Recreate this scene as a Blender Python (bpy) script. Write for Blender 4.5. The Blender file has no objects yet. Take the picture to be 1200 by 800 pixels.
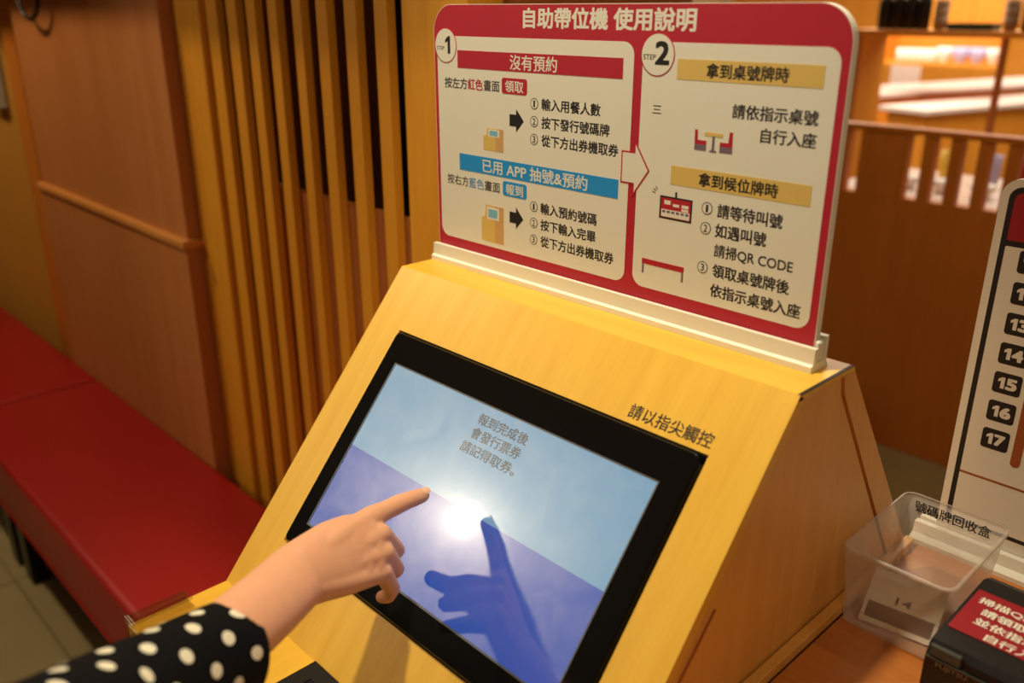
import bpy, bmesh, math, random
from mathutils import Vector, Matrix

# ------------------------------------------------------------------ camera
S = bpy.context.scene
COL = S.collection
cam_d = bpy.data.cameras.new('camera')
cam = bpy.data.objects.new('camera', cam_d)
COL.objects.link(cam)
FW = Vector((-0.67477, 0.64783, -0.35359)).normalized()
RT = Vector((0.69255, 0.72137, 0.0001)).normalized()
UP = RT.cross(FW).normalized()
RT = FW.cross(UP).normalized()
cam.matrix_world = Matrix.Translation((0.9161, -0.7427, 1.48)) @ Matrix((RT, UP, -FW)).transposed().to_4x4()
cam_d.sensor_width = 36.0
cam_d.lens = 1029.9 * 36.0 / 1200.0
cam_d.clip_start = 0.02
cam_d.dof.use_dof = True
cam_d.dof.focus_distance = 1.0
cam_d.dof.aperture_fstop = 3.0
S.camera = cam

# ------------------------------------------------------------------ world, light, exposure
W = bpy.data.worlds.new('world')
S.world = W
W.use_nodes = True
W.node_tree.nodes['Background'].inputs['Color'].default_value = (1.0, 0.78, 0.52, 1)
W.node_tree.nodes['Background'].inputs['Strength'].default_value = 0.03
S.view_settings.view_transform = 'Standard'
S.view_settings.look = 'None'
S.view_settings.gamma = 1.0
S.view_settings.use_curve_mapping = False
S.view_settings.exposure = 0.0

WARM = (1.0, 0.80, 0.52)


def spot(name, loc, target, power, size=0.05, angle=80, blend=0.5, color=WARM):
    d = bpy.data.lights.new(name, 'SPOT')
    d.energy = power
    d.color = color
    d.shadow_soft_size = size
    d.spot_size = math.radians(angle)
    d.spot_blend = blend
    o = bpy.data.objects.new(name, d)
    COL.objects.link(o)
    o.location = loc
    o.rotation_euler = (Vector(target) - Vector(loc)).to_track_quat('-Z', 'Y').to_euler()
    return o


def area(name, loc, target, power, sx, sy, color=WARM):
    d = bpy.data.lights.new(name, 'AREA')
    d.shape = 'RECTANGLE'
    d.size = sx
    d.size_y = sy
    d.energy = power
    d.color = color
    o = bpy.data.objects.new(name, d)
    COL.objects.link(o)
    o.location = loc
    o.rotation_euler = (Vector(target) - Vector(loc)).to_track_quat('-Z', 'Y').to_euler()
    return o


spot('downlight_kiosk', (0.22, -0.28, 2.52), (0.25, -0.24, 1.0), 76, 0.045, 62, 0.7, (1.0, 0.88, 0.66))
spot('downlight_front', (-1.97, -2.40, 2.52), (0.3, -0.2, 1.0), 70, 0.05, 60, 0.7, (1.0, 0.84, 0.60))
spot('downlight_bench', (-1.75, -0.80, 2.52), (-1.40, -0.2, 0.4), 48, 0.04, 120, 0.6, (1.0, 0.74, 0.42))
spot('downlight_bench_left', (-2.6, -0.80, 2.52), (-2.6, -0.1, 0.4), 11, 0.04, 110, 0.6)
spot('added_fill_counter', (1.55, 0.55, 2.52), (0.75, 0.15, 0.9), 15, 0.05, 60, 0.7)  # added fill that lifts the kiosk's dark side and the counter
spot('downlight_aisle', (0.2, 1.3, 2.52), (0.2, 1.9, 0.0), 24, 0.05, 110, 0.6)
area('dining_ceiling_panel', (-1.6, 4.6, 2.55), (-1.6, 4.6, 0), 190, 4.0, 3.0, (1.0, 0.86, 0.68))
area('dining_ceiling_panel_far', (-2.2, 7.6, 2.55), (-2.2, 7.6, 0), 120, 4.0, 2.0, (1.0, 0.86, 0.68))
spot('added_fill_right', (2.1, -1.7, 2.52), (0.8, -0.2, 0.9), 24, 0.06, 90, 0.7, (1.0, 0.86, 0.64))  # unseen fill put in to brighten the boards and right-hand faces

# ------------------------------------------------------------------ materials
MATS = {}


def srgb(r, g, b):
    f = lambda c: (c / 255 / 12.92) if c / 255 <= 0.04045 else ((c / 255 + 0.055) / 1.055) ** 2.4
    return (f(r), f(g), f(b), 1.0)


def mat(name, rgb, rough=0.5, metal=0.0, spec=0.5, noise=0.06, scale=40.0, bump=0.0, coat=0.0, trans=0.0, ior=1.45,
        alpha=1.0, sss=0.0, emit=None, estr=0.0):
    m = bpy.data.materials.new(name)
    m.use_nodes = True
    nt = m.node_tree
    p = nt.nodes['Principled BSDF']
    c = srgb(*rgb)
    p.inputs['Roughness'].default_value = rough
    p.inputs['Metallic'].default_value = metal
    p.inputs['Specular IOR Level'].default_value = spec
    p.inputs['Coat Weight'].default_value = coat
    p.inputs['Transmission Weight'].default_value = trans
    p.inputs['IOR'].default_value = ior
    p.inputs['Alpha'].default_value = alpha
    if sss:
        p.inputs['Subsurface Weight'].default_value = sss
        p.inputs['Subsurface Radius'].default_value = (0.012, 0.005, 0.003)
        p.inputs['Subsurface Scale'].default_value = 0.6
    if emit:
        p.inputs['Emission Color'].default_value = srgb(*emit)
        p.inputs['Emission Strength'].default_value = estr
    tc = nt.nodes.new('ShaderNodeTexCoord')
    n = nt.nodes.new('ShaderNodeTexNoise')
    n.inputs['Scale'].default_value = scale
    n.inputs['Detail'].default_value = 3
    nt.links.new(tc.outputs['Object'], n.inputs['Vector'])
    mx = nt.nodes.new('ShaderNodeMix')
    mx.data_type = 'RGBA'
    mx.inputs[6].default_value = [v * (1 - noise) for v in c[:3]] + [1]
    mx.inputs[7].default_value = [min(1, v * (1 + noise)) for v in c[:3]] + [1]
    nt.links.new(n.outputs['Fac'], mx.inputs[0])
    nt.links.new(mx.outputs[2], p.inputs['Base Color'])
    if bump:
        b = nt.nodes.new('ShaderNodeBump')
        b.inputs['Strength'].default_value = bump
        b.inputs['Distance'].default_value = 0.002
        nt.links.new(n.outputs['Fac'], b.inputs['Height'])
        nt.links.new(b.outputs['Normal'], p.inputs['Normal'])
    MATS[name] = m
    return m


def wood(name, light, dark, axis=2, rough=0.42, scale=1.0, stretch=14.0, fine=0.35):
    """veneer: long grain along `axis` of object space, with a fine flecked figure"""
    m = bpy.data.materials.new(name)
    m.use_nodes = True
    nt = m.node_tree
    p = nt.nodes['Principled BSDF']
    p.inputs['Roughness'].default_value = rough
    tc = nt.nodes.new('ShaderNodeTexCoord')
    mp = nt.nodes.new('ShaderNodeMapping')
    sc = [46 * scale] * 3
    sc[axis] = 46 * scale / stretch
    mp.inputs['Scale'].default_value = sc
    nt.links.new(tc.outputs['Object'], mp.inputs['Vector'])
    n1 = nt.nodes.new('ShaderNodeTexNoise')
    n1.inputs['Scale'].default_value = 1.0
    n1.inputs['Detail'].default_value = 6
    n1.inputs['Distortion'].default_value = 0.6
    nt.links.new(mp.outputs[0], n1.inputs['Vector'])
    mp2 = nt.nodes.new('ShaderNodeMapping')
    s2 = [260 * scale] * 3
    s2[axis] = 22 * scale
    mp2.inputs['Scale'].default_value = s2
    nt.links.new(tc.outputs['Object'], mp2.inputs['Vector'])
    n2 = nt.nodes.new('ShaderNodeTexNoise')
    n2.inputs['Scale'].default_value = 1.0
    n2.inputs['Detail'].default_value = 2
    nt.links.new(mp2.outputs[0], n2.inputs['Vector'])
    ad = nt.nodes.new('ShaderNodeMath')
    ad.operation = 'MULTIPLY_ADD'
    ad.inputs[1].default_value = fine
    nt.links.new(n2.outputs['Fac'], ad.inputs[0])
    nt.links.new(n1.outputs['Fac'], ad.inputs[2])
    r = nt.nodes.new('ShaderNodeValToRGB')
    r.color_ramp.elements[0].position = 0.30
    r.color_ramp.elements[0].color = srgb(*dark)
    r.color_ramp.elements[1].position = 0.85
    r.color_ramp.elements[1].color = srgb(*light)
    nt.links.new(ad.outputs[0], r.inputs[0])
    nt.links.new(r.outputs[0], p.inputs['Base Color'])
    MATS[name] = m
    return m


wood('beech', (240, 190, 66), (226, 170, 48), 0, 0.38)
wood('beech_front', (240, 190, 66), (226, 170, 48), 1, 0.38)
wood('beech_shelf', (240, 190, 66), (226, 170, 48), 1, 0.38)
wood('beech_side', (232, 172, 84), (218, 154, 66), 2, 0.4)
wood('counter_wood', (204, 126, 52), (186, 106, 38), 0, 0.35)
wood('salmon_wood', (190, 122, 66), (176, 107, 54), 2, 0.5, 0.5)
wood('slat_wood', (226, 158, 42), (206, 132, 28), 2, 0.45, 0.6)
wood('trim_wood', (214, 146, 74), (196, 126, 58), 0, 0.4)
wood('rib_wood', (206, 150, 56), (188, 130, 42), 2, 0.5, 0.6)
wood('partition_wood', (206, 124, 40), (190, 106, 30), 2, 0.45, 0.5)
wood('orange_wood', (232, 156, 50), (216, 136, 36), 2, 0.5, 0.5)
wood('backing_wood', (190, 112, 46), (168, 92, 34), 2, 0.5, 0.5)
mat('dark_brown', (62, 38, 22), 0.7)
mat('white_plastic', (238, 234, 214), 0.32, noise=0.02)
mat('board_cream', (240, 236, 216), 0.5, noise=0.01)
mat('panel_cream', (236, 232, 212), 0.55, noise=0.01)
mat('print_red', (186, 34, 52), 0.5, noise=0.03)
mat('print_maroon', (160, 30, 40), 0.45, noise=0.04)
mat('print_blue', (36, 150, 222), 0.5, noise=0.02)
mat('text_blue', (96, 150, 200), 0.5, noise=0.02)
mat('print_gold', (226, 192, 104), 0.5, noise=0.02)
mat('print_black', (34, 31, 32), 0.5, noise=0.02)
mat('print_dark', (52, 40, 40), 0.5, noise=0.02)
mat('print_grey', (120, 104, 112), 0.5, noise=0.02)
mat('print_tan', (214, 168, 104), 0.5, noise=0.02)
mat('print_pale_blue', (130, 190, 216), 0.5, noise=0.02)
mat('bezel_black', (14, 14, 15), 0.10, noise=0.02, spec=0.5)
mat('gap_black', (10, 9, 9), 0.6, noise=0.02)
mat('lip_grey', (96, 98, 100), 0.35, noise=0.02)
mat('pad_black', (16, 15, 15), 0.45, noise=0.05)
mat('printer_black', (30, 28, 27), 0.42, noise=0.1, scale=300, bump=0.15)
mat('printer_grey', (70, 72, 62), 0.4, noise=0.05)
mat('logo_grey', (160, 150, 136), 0.4, noise=0.02)
mat('board_white', (232, 226, 206), 0.35, noise=0.02)
mat('brown_line', (158, 84, 42), 0.5, noise=0.03)
mat('red_vinyl', (158, 22, 20), 0.42, noise=0.06, scale=6)
mat('floor_tile', (160, 146, 104), 0.55, noise=0.10, scale=5)
mat('floor_joint', (128, 116, 86), 0.7, noise=0.05)
mat('ceiling_paint', (216, 206, 184), 0.8, noise=0.02)
mat('wall_paint', (214, 196, 160), 0.8, noise=0.03)
mat('skin', (232, 172, 134), 0.46, noise=0.07, scale=60, bump=0.0, sss=0.25, spec=0.35)
mat('nail', (240, 190, 160), 0.25, noise=0.01, spec=0.5)
mat('black_metal', (24, 22, 20), 0.35, metal=0.3)
mat('grey_device', (170, 166, 150), 0.5)
mat('white_glaze', (242, 238, 236), 0.2, noise=0.02)
mat('lilac_glaze', (190, 184, 226), 0.2, noise=0.02)
mat('yellow_glaze', (240, 200, 80), 0.3, noise=0.02)
mat('red_lacquer', (150, 26, 22), 0.3, noise=0.04)
mat('white_top', (226, 212, 208), 0.35, noise=0.02)
mat('green_tray', (44, 66, 60), 0.4, noise=0.04)
mat('dark_bottle', (34, 24, 16), 0.3, noise=0.1)
mat('tan_cup', (150, 112, 74), 0.5, noise=0.3, scale=120)
mat('paper_white', (232, 226, 206), 0.7, noise=0.02)
mat('print_slate', (92, 92, 88), 0.6, noise=0.03)
mat('lamp_glow', (255, 240, 215), 0.5, emit=(255, 236, 205), estr=70.0)
mat('panel_glow', (255, 246, 230), 0.5, emit=(255, 240, 214), estr=5.0)
mat('steel_trim', (200, 200, 196), 0.3, metal=0.9)

# translucent polypropylene (collection box): thin sheet, mostly see-through, milky
m = bpy.data.materials.new('frosted_plastic')
m.use_nodes = True
nt = m.node_tree
for n in list(nt.nodes):
    nt.nodes.remove(n)
out = nt.nodes.new('ShaderNodeOutputMaterial')
tr = nt.nodes.new('ShaderNodeBsdfTransparent')
tr.inputs[0].default_value = (0.97, 0.95, 0.92, 1)
df = nt.nodes.new('ShaderNodeBsdfPrincipled')
df.inputs['Base Color'].default_value = (0.74, 0.66, 0.56, 1)
df.inputs['Roughness'].default_value = 0.28
tc = nt.nodes.new('ShaderNodeTexCoord')
nz = nt.nodes.new('ShaderNodeTexNoise')
nz.inputs['Scale'].default_value = 18
nt.links.new(tc.outputs['Object'], nz.inputs['Vector'])
mr = nt.nodes.new('ShaderNodeMapRange')
mr.inputs['To Min'].default_value = 0.34
mr.inputs['To Max'].default_value = 0.44
nt.links.new(nz.outputs['Fac'], mr.inputs['Value'])
mxs = nt.nodes.new('ShaderNodeMixShader')
nt.links.new(mr.outputs[0], mxs.inputs[0])
nt.links.new(tr.outputs[0], mxs.inputs[1])
nt.links.new(df.outputs[0], mxs.inputs[2])
nt.links.new(mxs.outputs[0], out.inputs[0])
MATS['frosted_plastic'] = m

m = bpy.data.materials.new('clear_acrylic')
m.use_nodes = True
nt = m.node_tree
for n in list(nt.nodes):
    nt.nodes.remove(n)
out = nt.nodes.new('ShaderNodeOutputMaterial')
tr = nt.nodes.new('ShaderNodeBsdfTransparent')
tr.inputs[0].default_value = (0.95, 0.93, 0.88, 1)
gl = nt.nodes.new('ShaderNodeBsdfGlossy')
gl.inputs['Roughness'].default_value = 0.12
lw0 = nt.nodes.new('ShaderNodeLayerWeight')
lw0.inputs['Blend'].default_value = 0.3
lw = nt.nodes.new('ShaderNodeMath')
lw.operation = 'MULTIPLY_ADD'
lw.inputs[1].default_value = 0.4
lw.inputs[2].default_value = 0.05
nt.links.new(lw0.outputs['Facing'], lw.inputs[0])
mxs = nt.nodes.new('ShaderNodeMixShader')
nt.links.new(lw.outputs[0], mxs.inputs[0])
nt.links.new(tr.outputs[0], mxs.inputs[1])
nt.links.new(gl.outputs[0], mxs.inputs[2])
nt.links.new(mxs.outputs[0], out.inputs[0])
MATS['clear_acrylic'] = m


def screen_mat(name, rgb, strength):
    """lit LCD image behind fingerprinted cover glass"""
    m = bpy.data.materials.new(name)
    m.use_nodes = True
    nt = m.node_tree
    p = nt.nodes['Principled BSDF']
    p.inputs['Base Color'].default_value = (0.02, 0.02, 0.025, 1)
    p.inputs['Roughness'].default_value = 0.03
    p.inputs['IOR'].default_value = 1.65
    p.inputs['Emission Color'].default_value = srgb(*rgb)
    p.inputs['Emission Strength'].default_value = strength
    tc = nt.nodes.new('ShaderNodeTexCoord')
    n = nt.nodes.new('ShaderNodeTexNoise')
    n.inputs['Scale'].default_value = 22
    n.inputs['Detail'].default_value = 5
    n.inputs['Distortion'].default_value = 1.2
    nt.links.new(tc.outputs['Object'], n.inputs['Vector'])
    mr = nt.nodes.new('ShaderNodeMapRange')
    mr.inputs['From Min'].default_value = 0.35
    mr.inputs['From Max'].default_value = 0.75
    mr.inputs['To Min'].default_value = 0.10
    mr.inputs['To Max'].default_value = 0.16
    nt.links.new(n.outputs['Fac'], mr.inputs['Value'])
    hz = nt.nodes.new('ShaderNodeBsdfGlossy')
    hz.inputs['Roughness'].default_value = 0.36
    hz.inputs['Color'].default_value = (0.9, 0.9, 0.9, 1)
    mx = nt.nodes.new('ShaderNodeMixShader')
    nt.links.new(mr.outputs[0], mx.inputs[0])
    nt.links.new(p.outputs[0], mx.inputs[1])
    nt.links.new(hz.outputs[0], mx.inputs[2])
    h2 = nt.nodes.new('ShaderNodeBsdfGlossy')
    h2.inputs['Roughness'].default_value = 0.19
    h2.inputs['Color'].default_value = (0.9, 0.9, 0.9, 1)
    m2 = nt.nodes.new('ShaderNodeMixShader')
    m2.inputs[0].default_value = 0.026
    nt.links.new(mx.outputs[0], m2.inputs[1])
    nt.links.new(h2.outputs[0], m2.inputs[2])
    nt.links.new(m2.outputs[0], nt.nodes['Material Output'].inputs[0])
    MATS[name] = m


screen_mat('screen_sky', (132, 190, 224), 0.64)
screen_mat('screen_deep', (34, 96, 204), 0.62)
screen_mat('screen_ink', (60, 62, 70), 0.25)

# polka-dot cloth, dots laid out in the sleeve's own UV metres
m = bpy.data.materials.new('dotted_cloth')
m.use_nodes = True
nt = m.node_tree
p = nt.nodes['Principled BSDF']
p.inputs['Roughness'].default_value = 0.8
p.inputs['Specular IOR Level'].default_value = 0.12
uv = nt.nodes.new('ShaderNodeUVMap')
sx = nt.nodes.new('ShaderNodeSeparateXYZ')
nt.links.new(uv.outputs[0], sx.inputs[0])


def mth(op, a, b=None):
    n = nt.nodes.new('ShaderNodeMath')
    n.operation = op
    for i, v in enumerate((a, b)):
        if v is None:
            continue
        if isinstance(v, (int, float)):
            n.inputs[i].default_value = v
        else:
            nt.links.new(v, n.inputs[i])
    return n.outputs[0]


PX, PY = 0.0360, 0.0420


def cell(off):
    u = mth('SUBTRACT', mth('FRACT', mth('ADD', mth('DIVIDE', sx.outputs[0], PX), off)), 0.5)
    v = mth('SUBTRACT', mth('FRACT', mth('ADD', mth('DIVIDE', sx.outputs[1], PY), off)), 0.5)
    u = mth('MULTIPLY', u, PX)
    v = mth('MULTIPLY', v, PY)
    dd = mth('SQRT', mth('ADD', mth('MULTIPLY', u, u), mth('MULTIPLY', v, v)))
    return mth('LESS_THAN', dd, 0.0056)


dots = mth('MAXIMUM', cell(0.0), cell(0.5))
mx = nt.nodes.new('ShaderNodeMix')
mx.data_type = 'RGBA'
mx.inputs[6].default_value = srgb(13, 12, 13)
mx.inputs[7].default_value = srgb(236, 228, 200)
nt.links.new(dots, mx.inputs[0])
nt.links.new(mx.outputs[2], p.inputs['Base Color'])
MATS['dotted_cloth'] = m


# ------------------------------------------------------------------ helpers
def link(name, bm, mt, parent=None, smooth=False, at=None):
    me = bpy.data.meshes.new(name)
    bmesh.ops.recalc_face_normals(bm, faces=bm.faces)
    bm.to_mesh(me)
    bm.free()
    if mt:
        me.materials.append(MATS[mt])
    if smooth:
        for f in me.polygons:
            f.use_smooth = True
    o = bpy.data.objects.new(name, me)
    COL.objects.link(o)
    if parent:
        o.parent = parent
    if at is not None:
        me.transform(Matrix.Translation(-Vector(at)))
        o.location = at
    return o


def empty(name, loc, rz=0.0, label=None, cat=None, group=None):
    o = bpy.data.objects.new(name, None)
    o.empty_display_size = 0.05
    o.location = loc
    o.rotation_euler = (0, 0, rz)
    COL.objects.link(o)
    tag(o, label, cat, group)
    return o


def tag(o, label=None, cat=None, group=None, kind=None):
    if label:
        o['label'] = label
    if cat:
        o['category'] = cat
    if group:
        o['group'] = group
    if kind:
        o['kind'] = kind
    return o


def struct(o):
    o['kind'] = 'structure'
    return o


def bbox(bm, x0, x1, y0, y1, z0, z1, bev=0.0, seg=2):
    r = bmesh.ops.create_cube(bm, size=1.0)
    vs = r['verts']
    for v in vs:
        v.co = Vector(((x0 + x1) / 2 + v.co.x * (x1 - x0), (y0 + y1) / 2 + v.co.y * (y1 - y0), (z0 + z1) / 2 + v.co.z * (z1 - z0)))
    if bev:
        es = list({e for v in vs for e in v.link_edges})
        bmesh.ops.bevel(bm, geom=es, offset=bev, segments=seg, affect='EDGES', profile=0.6)


def box(name, x0, x1, y0, y1, z0, z1, mt, parent=None, bev=0.0, seg=2):
    bm = bmesh.new()
    bbox(bm, x0, x1, y0, y1, z0, z1, bev, seg)
    return link(name, bm, mt, parent)


def prism(bm, pts, axis, a0, a1):
    """polygon pts (2-D) extruded along axis from a0 to a1"""
    def mk(p, a):
        if axis == 'x':
            return (a, p[0], p[1])
        if axis == 'y':
            return (p[0], a, p[1])
        return (p[0], p[1], a)
    A = [bm.verts.new(mk(p, a0)) for p in pts]
    B = [bm.verts.new(mk(p, a1)) for p in pts]
    n = len(pts)
    bm.faces.new(A)
    bm.faces.new(B[::-1])
    for i in range(n):
        bm.faces.new((A[i], B[i], B[(i + 1) % n], A[(i + 1) % n]))


def rrect(x0, y0, x1, y1, r, seg=8):
    """rounded rectangle outline; r is one radius or four (bl, br, tr, tl)"""
    rs = r if isinstance(r, (tuple, list)) else (r,) * 4
    pts = []
    for (cx, cy, sx_, sy_, a0), q in zip(((x0, y0, 1, 1, 180), (x1, y0, -1, 1, 270), (x1, y1, -1, -1, 0), (x0, y1, 1, -1, 90)), rs):
        if q <= 0:
            pts.append((cx, cy))
            continue
        for i in range(seg + 1):
            a = math.radians(a0 + 90 * i / seg)
            pts.append((cx + sx_ * q + q * math.cos(a), cy + sy_ * q + q * math.sin(a)))
    return pts


def circle(cx, cy, r, n=40):
    return [(cx + r * math.cos(2 * math.pi * i / n), cy + r * math.sin(2 * math.pi * i / n)) for i in range(n)]


def lathe(bm, prof, c=(0, 0, 0), n=20):
    rings = []
    for r, z in prof:
        if r < 1e-6:
            rings.append([bm.verts.new((c[0], c[1], c[2] + z))])
        else:
            rings.append([bm.verts.new((c[0] + r * math.cos(2 * math.pi * i / n), c[1] + r * math.sin(2 * math.pi * i / n), c[2] + z)) for i in range(n)])
    for a, b in zip(rings, rings[1:]):
        for i in range(n):
            j = (i + 1) % n
            if len(a) == 1 and len(b) == 1:
                continue
            if len(a) == 1:
                bm.faces.new((a[0], b[i], b[j]))
            elif len(b) == 1:
                bm.faces.new((a[i], b[0], a[j]))
            else:
                bm.faces.new((a[i], b[i], b[j], a[j]))


def tube(bm, pts, r, n=10, closed=False):
    rings = []
    m = len(pts)
    for k, p in enumerate(pts):
        p = Vector(p)
        a = Vector(pts[(k - 1) % m]) if (closed or k > 0) else p
        b = Vector(pts[(k + 1) % m]) if (closed or k < m - 1) else p
        t = (b - a).normalized()
        s = t.cross(Vector((0.13, 0.31, 0.94))).normalized()
        w = t.cross(s)
        rings.append([bm.verts.new(p + s * r * math.cos(2 * math.pi * i / n) + w * r * math.sin(2 * math.pi * i / n)) for i in range(n)])
    for k in range(m if closed else m - 1):
        a, b = rings[k], rings[(k + 1) % m]
        for i in range(n):
            bm.faces.new((a[i], a[(i + 1) % n], b[(i + 1) % n], b[i]))
    if not closed:
        bm.faces.new(rings[0])
        bm.faces.new(rings[-1][::-1])


def text_mesh(body, x0, x1, y0, h, bold=0.015, keep=False):
    """outline text as a mesh whose bounding box is x0..x1 wide and h high, standing on y0 (local x, y)"""
    cu = bpy.data.curves.new('lettering', 'FONT')
    cu.body = body
    cu.size = 1.0
    cu.resolution_u = 3
    ob = bpy.data.objects.new('lettering', cu)
    COL.objects.link(ob)
    dg = bpy.context.evaluated_depsgraph_get()
    me = bpy.data.meshes.new_from_object(ob.evaluated_get(dg))
    bpy.data.objects.remove(ob)
    bpy.data.curves.remove(cu)
    xs = [v.co.x for v in me.vertices]
    ys = [v.co.y for v in me.vertices]
    ax, bx, ay, by = min(xs), max(xs), min(ys), max(ys)
    for v in me.vertices:
        v.co.x = x0 + (v.co.x - ax) / (bx - ax) * (x1 - x0)
        v.co.y = y0 + (v.co.y - ay) / (by - ay) * h
        v.co.z = 0
    me.materials.clear()
    if bold:
        em = h / max(0.5, by - ay)
        k = bold * em
        sx_ = (x1 - x0) / (bx - ax) / em
        b = bmesh.new()
        for i, (ox, oy) in enumerate(((0, 0), (1, 1), (-1, 1), (1, -1), (-1, -1), (1.3, 0), (-1.3, 0))):
            n0 = len(b.verts)
            b.from_mesh(me)
            b.verts.ensure_lookup_table()
            for v in b.verts[n0:]:
                v.co.x += ox * k
                v.co.y += oy * k
                v.co.z += i * em * 0.0005
        b.to_mesh(me)
        b.free()
    return me


def lettering(body, x0, x1, y0, h, frame, mt, parent, name='lettering', bold=0.015, label=None):
    me = text_mesh(body, x0, x1, y0, h, bold)
    me.transform(frame)
    me.materials.append(MATS[mt])
    me.name = name
    o = bpy.data.objects.new(name, me)
    COL.objects.link(o)
    o.parent = parent
    if label:
        o['label'] = label
    return o


# ------------------------------------------------------------------ the setting
bm = bmesh.new()
bbox(bm, -6.2, 4.2, -4.7, 10.2, -0.06, -0.004)
floor = struct(link('floor', bm, 'floor_joint'))
# floor tiles as individual pieces in the parts the photograph shows
T = 0.60


def tile(ix, iy, first=[]):
    if not first:
        b = bmesh.new()
        bbox(b, 0.002, T - 0.002, 0.002, T - 0.002, -0.02, 0.0, 0.0012, 1)
        o = link('floor_tile', b, 'floor_tile', floor)
        first.append(o)
    else:
        o = first[0].copy()
        COL.objects.link(o)
    o.location = (ix * T - 0.31, iy * T - 0.32 + 0.0, 0)


for ix in range(-7, 4):
    for iy in range(-4, 5):
        tile(ix, iy)

bm = bmesh.new()
bbox(bm, -6.2, 4.2, -4.7, 10.2, 2.62, 2.70)
struct(link('ceiling', bm, 'ceiling_paint'))
struct(box('wall_front', -6.2, 4.2, -4.7, -4.6, 0, 2.62, 'wall_paint'))
struct(box('wall_right', 4.1, 4.2, -4.6, 10.1, 0, 2.62, 'wall_paint'))
struct(box('wall_left', -6.2, -6.1, -4.6, 10.1, 0, 2.62, 'wall_paint'))
struct(box('wall_back', -6.2, 4.2, 10.1, 10.2, 0, 2.62, 'orange_wood'))
# added wall: its dark colour stands in for shadowed open space behind the slats
struct(box('wall_dark_void', -6.1, -0.16, 0.62, 0.70, 0, 2.62, 'dark_brown'))
# soffit above the bench: the edge that cuts the light on the upper wall
struct(box('trim_soffit', -6.1, -0.02, -0.22, -0.16, 1.80, 2.62, 'slat_wood'))

# ribbed wall left of the salmon column
ribs = struct(box('wall_ribbed', -4.2, -2.0, 0.13, 0.17, 0.0, 2.62, 'rib_wood'))
RX = -3.3
k = 0
rib0 = None
while RX < -2.02:
    if rib0 is None:
        b = bmesh.new()
        prism(b, [(0, 0), (0.016, 0), (0.0125, -0.008), (0.0035, -0.008)], 'z', 0, 2.62)
        rib0 = link('wall_rib', b, 'rib_wood', ribs)
        o = rib0
    else:
        o = rib0.copy()
        COL.objects.link(o)
    o.location = (RX, 0.13, 0)
    RX += 0.020
struct(box('trim_1', -2.19, -2.08, 0.095, 0.13, 0.0, 2.62, 'partition_wood'))

# salmon panelled column with its rail
colm = struct(box('wall_column', -1.915, -0.945, 0.052, 0.60, 0, 2.62, 'salmon_wood', bev=0.003))
struct(box('trim_2', -1.922, -0.935, 0.036, 0.12, 0.984, 1.004, 'trim_wood', bev=0.006))
low = struct(box('trim_3', -1.917, -0.943, 0.045, 0.0521, 0.30, 0.984, 'salmon_wood', bev=0.002))

# slat screen
scr = struct(box('wall_slat_backing', -0.94, -0.02, 0.145, 0.165, 0, 1.145, 'backing_wood'))
screen = empty('slat_screen', (-0.48, 0.10, 0), 0, 'tall screen of narrow upright golden wooden slats beside the salmon column', 'screen')


def slat(x0, x1, first=[]):
    w = x1 - x0
    if not first:
        b = bmesh.new()
        bbox(b, -0.5, 0.5, -0.008, 0.008, 0, 2.62)
        o = link('slat', b, 'slat_wood', screen)
        first.append(o)
    else:
        o = first[0].copy()
        COL.objects.link(o)
    o.location = ((x0 + x1) / 2 + 0.48, 0.003, 0)
    o.scale = (w, 1, 1)


for x0, x1 in ((-0.819, -0.776), (-0.735, -0.698), (-0.659, -0.627), (-0.581, -0.552), (-0.498, -0.471), (-0.423, -0.392),
               (-0.341, -0.310), (-0.260, -0.228)):
    slat(x0, x1)
b = bmesh.new()
bbox(b, -0.945 + 0.48, -0.828 + 0.48, -0.017, 0.03, 0, 2.62, 0.003)
link('post', b, 'slat_wood', screen)
b = bmesh.new()
bbox(b, -0.175 + 0.48, -0.03 + 0.48, -0.018, 0.05, 0, 2.62, 0.003)
link('post', b, 'slat_wood', screen)
b = bmesh.new()
bbox(b, -0.165 + 0.48, -0.05 + 0.48, 0.05, 0.52, 0, 2.62)
link('return_panel', b, 'backing_wood', screen)

# hoop and device at the upper left
b = bmesh.new()
tube(b, [(-1.654 + 0.095 * math.cos(a), 0.025, 1.560 + 0.105 * math.sin(a)) for a in [2 * math.pi * i / 32 for i in range(32)]], 0.0055, 8, True)
hp = link('hanging_hoop', b, 'black_metal', at=(-1.654, 0.025, 1.560))
tag(hp, 'thin black ring hanging against the top of the salmon wall panel', 'ring')
b = bmesh.new()
tube(b, [(-1.654, 0.052, 1.665), (-1.654, 0.02, 1.667)], 0.006, 8)
link('hook', b, 'black_metal', hp).location = (1.654, -0.025, -1.560)

dev = empty('wall_box', (-2.405, 0.118, 1.26), 0, 'small grey-white plastic box mounted on the ribbed wall', 'wall box')
b = bmesh.new()
bbox(b, -0.07, 0.055, -0.03, 0.0, -0.085, 0.20, 0.008, 3)
link('housing', b, 'grey_device', dev)
b = bmesh.new()
bbox(b, -0.05, 0.035, -0.034, -0.03, -0.03, 0.17, 0.002, 1)
link('cover_plate', b, 'white_plastic', dev)

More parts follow.
